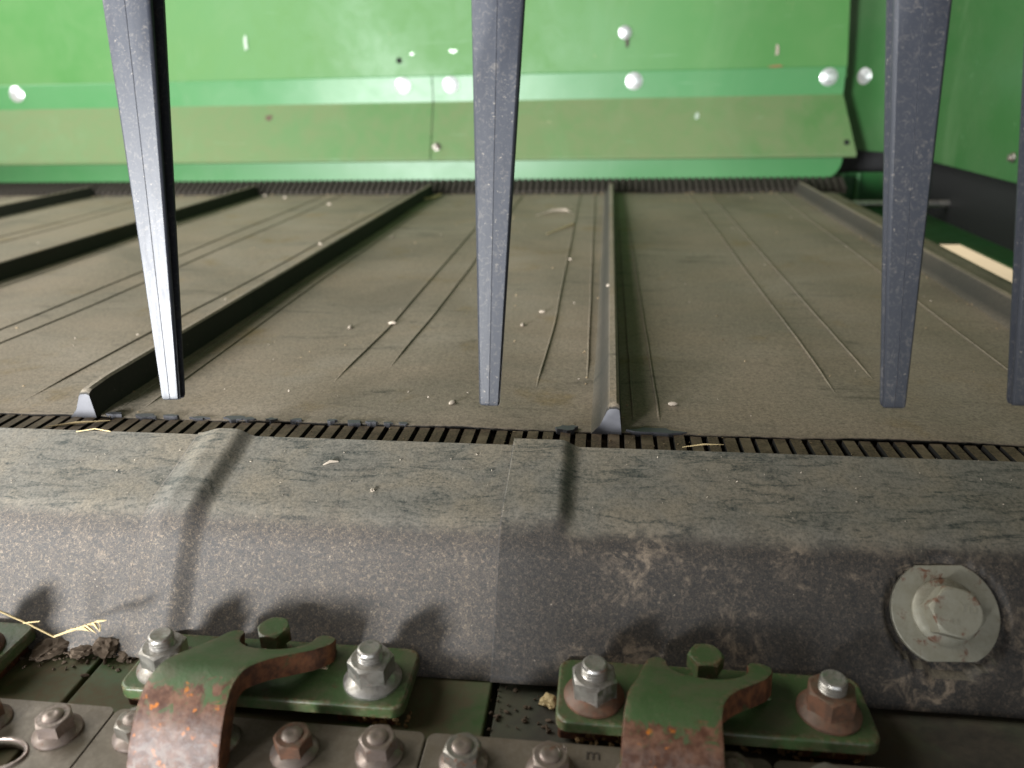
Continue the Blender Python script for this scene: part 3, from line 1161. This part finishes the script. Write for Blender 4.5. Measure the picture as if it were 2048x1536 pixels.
def make_clip(label, nut_mats):
    t = thing('hold_down_clip', label, 'clip', (0, 0.278, ZP), 'knife hold down clips')
    # base plate
    pts = rounded_rect(-0.067, 0.0685, -0.0225, 0.0165, 0.006, 5)
    o = from_bm('base_plate', extrude_poly(pts, 0.0, TP), M['clip'], t, 50)
    bevel(o, 0.0012, 3)
    # spacer shims under the plate ends
    for x in (-0.052, 0.050):
        s_ = from_bm('spacer', extrude_poly(rounded_rect(x - 0.014, x + 0.014, -0.019, 0.012, 0.002), -0.0065, -0.0002), M['rustedge'], t)
    # hook: strap with two ears around a scoop, rising to the nose and bending down
    def tab(pairs, y):
        if y >= pairs[0][0]:
            return pairs[0][1]
        for (ya, xa), (yb, xb) in zip(pairs, pairs[1:]):
            if y >= yb:
                return xa + (xb - xa) * (ya - y) / (ya - yb)
        return pairs[-1][1]
    TL = [(0.0130, -0.0225), (0.0120, -0.0245), (0.0100, -0.0265), (0.004, -0.0285), (-0.012, -0.0318), (-0.026, -0.0362), (-0.040, -0.0385), (-0.11, -0.0420)]
    TR = [(0.0130, 0.0235), (0.0120, 0.0260), (0.0100, 0.0283), (0.007, 0.0287), (0.003, 0.0275), (-0.0045, 0.0235), (-0.0115, 0.0170), (-0.0185, 0.0102), (-0.026, 0.0045), (-0.033, 0.0012), (-0.040, 0.0000), (-0.11, 0.0005)]
    cy, rs, ra = 0.0085, 0.0180, 0.0166
    YB = cy - ra

    def scoop(y):
        if y >= cy:
            return rs + (0.0012 if y > 0.0115 else 0.0) + max(0, y - 0.0120) * 1.5
        if y > YB:
            return rs * math.sqrt(max(0.0, 1 - ((y - cy) / ra) ** 2))
        return 0.0
    rows = [0.0130, 0.0124, 0.0116, 0.0100, 0.0085, 0.006, 0.003, 0.000, -0.003, -0.0052, -0.0066, -0.0075, -0.0079, YB] + [-0.011 - 0.0035 * k for k in range(28)]
    bm = bmesh.new()
    for side in (-1, 1):
        prev = None
        for y in rows:
            if y > YB:
                i_ = side * scoop(y)
            else:
                i_ = (tab(TL, y) + tab(TR, y)) * 0.5 * sst(-y, -YB, 0.034)
            o_ = tab(TL, y) if side < 0 else tab(TR, y)
            row = [bm.verts.new((i_ + (o_ - i_) * c_ / 3, y, 0)) for c_ in range(4)]
            if prev:
                for c_ in range(3):
                    q_ = (prev[c_], prev[c_ + 1], row[c_ + 1], row[c_])
                    bm.faces.new(q_ if side < 0 else tuple(reversed(q_)))
            prev = row
    bmesh.ops.remove_doubles(bm, verts=bm.verts[:], dist=1e-6)
    # carry flat sheet along the bent centre line: param s=-y -> (y, z)
    path = [(0.0135, 0.0140), (0.004, 0.0166), (-0.008, 0.0215), (-0.018, 0.0258), (-0.026, 0.0282), (-0.031, 0.0286), (-0.038, 0.0270), (-0.0445, 0.0228), (-0.051, 0.016), (-0.056, 0.008), (-0.060, -0.001), (-0.064, -0.012), (-0.068, -0.026), (-0.070, -0.040)]
    # arc-length table from y=0.015 down
    L = [0.0]
    for a, b in zip(path, path[1:]):
        L.append(L[-1] + math.hypot(b[0] - a[0], b[1] - a[1]))

    def carry(y):
        s_ = 0.0135 - y
        for i in range(len(L) - 1):
            if s_ <= L[i + 1] or i == len(L) - 2:
                t_ = (s_ - L[i]) / (L[i + 1] - L[i])
                a, b = path[i], path[i + 1]
                d = Vector((b[0] - a[0], b[1] - a[1])).normalized()
                return a[0] + (b[0] - a[0]) * t_, a[1] + (b[1] - a[1]) * t_
    for vv in bm.verts:
        y, z = carry(vv.co.y)
        vv.co.y, vv.co.z = y, z
    bmesh.ops.recalc_face_normals(bm, faces=bm.faces)
    for fa in bm.faces:
        pass
    if sum(fa.normal.z for fa in bm.faces) < 0:
        bmesh.ops.reverse_faces(bm, faces=bm.faces[:])
    me = bpy.data.meshes.new('hook')
    bm.to_mesh(me); bm.free()
    h = link_mesh('hook', me, [M['hook'], M['rustedge']], t, 70)
    s_ = h.modifiers.new('thick', 'SOLIDIFY')
    s_.thickness = 0.0098; s_.offset = -1; s_.material_offset_rim = 1
    s_.use_even_offset = True
    bevel(h, 0.0024, 3, 50)
    # webs that join the ears to the plate
    for x0, x1 in ((-0.0275, -0.0185), (0.0190, 0.0275)):
        bm = box_bm(x0, x1, -0.002, 0.0118, TP - 0.0005, 0.0080)
        o = from_bm('ear_web', bm, M['clip'], t); bevel(o, 0.002, 3)
    # adjuster bolt in the scoop
    ad = from_py('adjuster_bolt', *lathe([(0, TP - 0.001), (0.0072, TP - 0.001), (0.0072, TP + 0.001), (0.0048, TP + 0.0012), (0.0048, TP + 0.0090), (0, TP + 0.0090)], 20), M['clip'], t, 35)
    ad.location = (-0.001, 0.0070, 0)
    bm = hexhead(0.0082, 0.0072, 0.12, R(30))
    hh = from_bm('hex_head', bm, M['clip'], ad, 20)
    hh.location = (0, 0, TP + 0.0085)
    # nuts
    for (nx, ny, rot), (mf, mh, mb) in zip(((-0.0505, -0.0065, 8), (0.0505, -0.0060, -12)), nut_mats):
        fl, hx, be = nut_meshes(1.0)
        nf = from_py('nut', fl[0], fl[1], M[mf], t, 30)
        nf.location = (nx, ny, TP)
        hx.materials.append(M[mh])
        ho = bpy.data.objects.new('hex', hx); C.objects.link(ho); ho.parent = nf
        ho.location = (0, 0, 0.0030); ho.rotation_euler = (0, 0, R(rot))
        bo = from_py('bolt_end', be[0], be[1], M[mb], nf, 30)
        bo.location = (0, 0, 0.0124)
    return t


c_left = make_clip('rusty nosed green clip at the left with straw and dirt beside it', (('zincworn', 'zinc', 'zinc'), ('zinc', 'zinc', 'zinc')))
c_left.location.x = -0.1530
c_right = make_clip('green clip at the right with a brown rusted nut', (('rustnut', 'zinc', 'zinc'), ('rustnut', 'rustnut', 'zinc')))
c_right.location.x = 0.0500
c_out = make_clip('clip at the far left edge, only its dark nut showing', (('rustnut', 'rustnut', 'rustnut'), ('rustnut', 'rustnut', 'rustnut')))
c_out.location.x = -0.3560

# ------------------------------------------------------------------ reel tines
def tine_mesh():
    def section(w, d):
        h = [(0.0002, 0.0), (w * 0.85, 0.00015), (w * 0.95, 0.0009), (w, 0.0020), (w, 0.16 * d), (w * 0.52, 0.22 * d), (w * 0.50, 0.80 * d), (w * 0.88, 0.86 * d), (w * 0.88, 0.96 * d), (w * 0.80, d)]
        return [(0.0, 0.00025)] + h + [(-x, y) for x, y in reversed(h)]
    v, fc = [], []
    Ls = [0.0, 0.0006, 0.0020, 0.004, 0.012] + [0.03 + 0.03 * k for k in range(11)]
    for i, l in enumerate(Ls):
        k = l / 0.188
        w = 0.0049 + 0.0074 * k
        d = 0.0075 + 0.0090 * k
        sh = 0
        if i == 0:
            w *= 0.88; d *= 0.72; sh = 0.0008
        elif i == 1:
            w *= 0.97; d *= 0.88; sh = 0.0002
        for x, y in section(w, d):
            v.append((x, max(y, 0.0) + sh, l))
    n = 21
    for i in range(len(Ls) - 1):
        for k in range(n):
            fc.append((i * n + k, i * n + (k + 1) % n, (i + 1) * n + (k + 1) % n, (i + 1) * n + k))
    fc.append(tuple(range(n - 1, -1, -1)))
    fc.append(tuple(range((len(Ls) - 1) * n, len(Ls) * n)))
    me = bpy.data.meshes.new('reel_tine')
    me.from_pydata(v, [], fc)
    me.update()
    for p in me.polygons:
        p.use_smooth = True
    me.set_sharp_from_angle(angle=R(32))
    me.materials.append(M['tine'])
    return me


tm = tine_mesh()
for (x, z, rz, ry, label) in [(-0.2195, 0.0519, 0, -2.8, 'leftmost tapered black plastic reel tine, in front of the left cleat'),
                              (-0.0545, 0.0535, 0, 1.2, 'tapered black plastic reel tine hanging at the middle of the belt'),
                              (0.1324, 0.0578, 0, -0.8, 'tapered black plastic reel tine in front of the dark end gap'),
                              (0.1870, 0.0606, 0, 0.0, 'rightmost black reel tine, half cut off by the picture edge')]:
    o = bpy.data.objects.new('reel_tine', tm)
    C.objects.link(o)
    o.location = (x, 0.34, z)
    o.rotation_euler = (-math.atan(0.217), R(ry), R(rz))
    tag(o, label, 'tine', 'black reel tines')

# ------------------------------------------------------------------ straw, seeds, dirt
sw = thing('straw_sprig', 'thin dry grass sprig lying against the left seal cover', 'straw')
sweep([(-0.2848, 0.272, -0.031), (-0.276, 0.277, -0.042), (-0.2681, 0.281, -0.0525)], 0.00055, M['straw'], 'stalk', sw)
sweep([(-0.2681, 0.281, -0.0525), (-0.258, 0.281, -0.048), (-0.2404, 0.279, -0.0395)], [0.00055, 0.0006, 0.0003], M['straw'], 'stalk', sw)
for k in range(9):
    t = k / 8
    p = Vector((-0.260, 0.281, -0.0485)).lerp(Vector((-0.2404, 0.279, -0.0395)), t)
    d = Vector((random.uniform(0.003, 0.006), random.uniform(-0.002, 0.001), random.uniform(-0.0035, 0.003)))
    sweep([p, p + d * 0.6, p + d], [0.0008, 0.0006, 0.0001], M['straw'], 'spikelet', sw, 5)
sweep([(-0.2404, 0.279, -0.0395), (-0.2395, 0.279, -0.042), (-0.2405, 0.279, -0.0455)], 0.0003, M['straw'], 'awn', sw)
sweep([(-0.2775, 0.276, -0.041), (-0.272, 0.274, -0.0385), (-0.2665, 0.274, -0.0375)], 0.0003, M['straw'], 'awn', sw)


def lump(name, loc, r, mat, seed, squash=0.6):
    bm = bmesh.new()
    bmesh.ops.create_icosphere(bm, subdivisions=3, radius=1.0)
    rr = random.Random(seed)
    ph = [rr.uniform(0, 6.28) for _ in range(9)]
    for vv in bm.verts:
        p = vv.co
        k = 1 + 0.22 * math.sin(3.1 * p.x + ph[0]) * math.sin(2.7 * p.y + ph[1]) + 0.16 * math.sin(6.3 * p.y + ph[2]) * math.sin(5.7 * p.z + ph[3]) + 0.12 * math.sin(11 * p.x + ph[4]) * math.sin(12 * p.z + ph[5]) + rr.uniform(-0.09, 0.09)
        vv.co = Vector((p.x * r * k * 1.25, p.y * r * k, p.z * r * k * squash))
    o = from_bm(name, bm, mat)
    o.location = loc
    o.rotation_euler = (0, 0, rr.uniform(0, 6.28))
    return o


o = lump('dirt_clod', (-0.2495, 0.2905, -0.0655), 0.0060, M['dirt'], 1)
tag(o, 'crumbly brown dirt clod at the diagonal gap', 'dirt')
o = lump('dirt_clod', (-0.2610, 0.2890, -0.0675), 0.0050, M['dirt'], 2, 0.4)
tag(o, 'flat dirt clod under the grass sprig', 'dirt')
o = lump('dirt_clod', (-0.2790, 0.2885, -0.0665), 0.0070, M['dirt'], 3, 0.5)
tag(o, 'dark dirt clod beside the far left nut', 'dirt')
o = lump('dirt_clod', (-0.2380, 0.2905, -0.0680), 0.0045, M['dirt'], 4, 0.4)
tag(o, 'small dirt clod right of the diagonal gap', 'dirt')
o = lump('corn_chip', (-0.0215, 0.2800, -0.0700), 0.0036, M['straw'], 6, 0.7)
tag(o, 'tan kernel fragment left of the right clip', 'kernel')

# loose dirt crumbs and chaff: uncountable
bm = bmesh.new()
rr = random.Random(11)


def crumb(bm, p, s):
    m_ = Matrix.Translation(p) @ Matrix.Rotation(rr.uniform(0, 6.28), 4, Vector((rr.random(), rr.random(), rr.random() + 0.1)).normalized()) @ Matrix.Diagonal((s * rr.uniform(0.6, 1.6), s * rr.uniform(0.5, 1), s * rr.uniform(0.3, 0.7), 1))
    bmesh.ops.create_icosphere(bm, subdivisions=1, radius=1.0, matrix=m_)


for k in range(170):
    x = rr.uniform(-0.32, -0.228) if k < 130 else rr.uniform(-0.06, -0.02)
    y = 0.2915 - abs(rr.gauss(0, 0.006)) if k < 130 else rr.uniform(0.262, 0.29)
    crumb(bm, Vector((x, y, ZB + 0.0006 if k < 130 else ZB - 0.0018)), rr.uniform(0.0004, 0.0017))
o = from_bm('soil_crumbs', bm, M['dirt'])
o['kind'] = 'stuff'
tag(o, 'scattered soil crumbs along the back of the green plates', 'dirt')

bm = bmesh.new()
for k in range(150):
    a = rr.random()
    if a < 0.45:
        p = Vector((rr.uniform(-0.008, 0.022), rr.uniform(0.2575, 0.268), ZB - 0.001 + rr.uniform(0, 0.004)))
    elif a < 0.75:
        p = Vector((rr.uniform(0.06, 0.115), rr.uniform(0.2575, 0.268), ZB - 0.001 + rr.uniform(0, 0.004)))
    else:
        p = Vector((rr.uniform(-0.108, -0.083), rr.uniform(0.2575, 0.266), ZB + 0.001 + rr.uniform(0, 0.003)))
    crumb(bm, p, rr.uniform(0.0008, 0.0022))
o = from_bm('packed_chaff', bm, M['chaff'])
o['kind'] = 'stuff'
tag(o, 'brown chaff packed under the front of the clips', 'chaff')

# tiny bits of chaff over belt and seal tops
bm = bmesh.new()
for k in range(230):
    if k < 130:
        x, y = rr.uniform(-1.0, 0.38), 0.46 + rr.random() ** 1.6 * 1.0
        crumb(bm, Vector((x, y, belt_z(x, y) + 0.0004)), rr.uniform(0.0003, 0.0009) * (0.7 + 0.6 * y))
    else:
        x = rr.uniform(-0.42, 0.24)
        t = rr.random()
        p = LIP.lerp(e1, t)
        crumb(bm, Vector((x, p.x, p.y + 0.0004)), rr.uniform(0.0002, 0.0006))
o = from_bm('chaff_specks', bm, M['husk'])
o['kind'] = 'stuff'
tag(o, 'tiny pale chaff specks sprinkled over belt and covers', 'chaff')

bm = bmesh.new()
for k in range(520):
    a = rr.random()
    if a < 0.45:
        c_ = rr.choice(CLEATS[2:])
        y = 0.45 + rr.random() ** 1.4 * 1.0
        x = c_ + (rr.choice((0.0150, -0.0090)) + rr.gauss(0, 0.004))
        crumb(bm, Vector((x, y, belt_z(x, y) + 0.0003)), rr.uniform(0.0003, 0.0009) * (0.8 + 0.9 * y))
    elif a < 0.65:
        x, y = rr.uniform(-0.45, 0.3), rr.uniform(0.412, 0.445)
        crumb(bm, Vector((x, y, -0.0012 if y > 0.43 else -0.0014)), rr.uniform(0.0003, 0.0008))
    elif a < 0.85:
        x, y = rr.uniform(-1.3, 0.39), 1.485 - abs(rr.gauss(0, 0.012))
        crumb(bm, Vector((x, y, belt_z(x, y) + 0.0004)), rr.uniform(0.0008, 0.0026))
    else:
        x, y = rr.uniform(-1.0, 0.38), 0.46 + rr.random() * 1.0
        crumb(bm, Vector((x, y, belt_z(x, y) + 0.0003)), rr.uniform(0.0004, 0.0010) * (0.7 + 0.8 * y))
o = from_bm('chaff_dust', bm, M['chaffpale'])
o['kind'] = 'stuff'
tag(o, 'fine tan chaff dust gathered along cleats and belt edges', 'chaff')

SEEDS = [(-0.382, 0.996, 'pale seed husk left of the cleat, behind the left tine'), (-0.297, 1.05, 'pale seed husk in the shade right of the left cleat'), (-0.042, 0.911, 'seed husk resting on a thin line left of the centre cleat'),
         (-0.612, 1.439, 'middle of three far seed husks near the back edge'), (-0.495, 1.355, 'right one of three far seed husks near the back edge'), (-0.665, 1.468, 'left one of three far seed husks near the back edge'),
         (-0.683, 1.163, 'seed husk just right of the leftmost long cleat, beside the left tine'), (-0.057, 0.686, 'upper of two seed husks right of the middle tine'), (-0.071, 0.646, 'lower of two seed husks right of the middle tine'),
         (-0.188, 0.643, 'seed husk between the paired lines left of the middle tine'), (-0.223, 0.631, 'small seed husk left of the paired lines'), (0.046, 0.474, 'seed husk near the front edge right of the centre cleat'), (-0.099, 0.464, 'seed husk near the front edge under the middle tine')]
sv, sf = lathe([(0, -0.5), (0.28, -0.42), (0.42, -0.15), (0.40, 0.15), (0.22, 0.42), (0, 0.5)], 10)
sme = make_mesh((sv, sf), 'seed', M['husk'], 60)
for (x, y, lab) in SEEDS:
    o = bpy.data.objects.new('seed_husk', sme)
    C.objects.link(o)
    s_ = rr.uniform(0.0045, 0.007) * (0.55 + 0.45 * y)
    o.scale = (s_ * 0.7, s_ * 0.7, s_ * 1.3)
    o.location = (x, y, belt_z(x, y) + s_ * 0.22)
    o.rotation_euler = (R(90), 0, rr.uniform(0, 6.28))
    tag(o, lab, 'seed', 'seed husks on the belt')
o = bpy.data.objects.new('seed_husk', sme); C.objects.link(o)
o.scale = (0.0052, 0.0052, 0.0085); o.location = (-0.347, 0.560, 0.0135); o.rotation_euler = (R(75), 0, R(25))
tag(o, 'bright white seed husk caught on top of the left cleat', 'seed', 'seed husks on the belt')
o = bpy.data.objects.new('seed_husk', sme); C.objects.link(o)
o.scale = (0.0040, 0.0040, 0.0060); o.location = (0.004, 0.72, 0.0175); o.rotation_euler = (R(90), 0, R(75))
tag(o, 'pale seed husk on top of the centre cleat', 'seed', 'seed husks on the belt')


def straw(label, pts, r, mat='straw'):
    o = sweep(pts, r, M[mat], 'straw_piece')
    return tag(o, label, 'straw')


straw('curved pale straw piece lying on the far middle of the belt', [(-0.109, 1.226, 0.002), (-0.088, 1.262, 0.004), (-0.066, 1.268, 0.004), (-0.055, 1.25, 0.002)], [0.0008, 0.002, 0.0022, 0.001], 'husk')
straw('straight yellow straw piece behind the middle tine', [(-0.082, 1.07, 0.0015), (-0.048, 1.15, 0.002)], [0.0006, 0.0012])
straw('short yellow straw piece in the shade of the left cleat', [(-0.352, 1.392, 0.003), (-0.318, 1.42, 0.003), (-0.310, 1.45, 0.005)], [0.0012, 0.002, 0.0016])
straw('split straw sliver lying across the guide teeth at the left', [(-0.355, 0.4120, -0.0008), (-0.338, 0.418, 0.0000), (-0.318, 0.4240, -0.0004)], [0.0004, 0.0010, 0.0002])
straw('fine straw on the lip of the right seal cover', [(0.046, 0.4035, 0.004), (0.058, 0.4080, 0.004), (0.070, 0.4105, 0.003)], [0.0002, 0.0005, 0.0002])
straw('thin straw curl on the lip of the left seal cover', [(-0.322, 0.3965, 0.0042), (-0.312, 0.4005, 0.0047), (-0.300, 0.3980, 0.0044)], 0.00035)
straw('pale shred lying on the top of the middle seal cover', [(-0.1570, 0.3755, -0.0012), (-0.1535, 0.3775, 0.0002), (-0.1490, 0.3790, -0.0004)], [0.0004, 0.0009, 0.0004], 'husk')
o = lump('seed_crumb', (-0.1228, 0.3569, -0.0055), 0.0011, M['husk'], 21, 0.8)
tag(o, 'single white crumb on the middle seal cover', 'crumb')
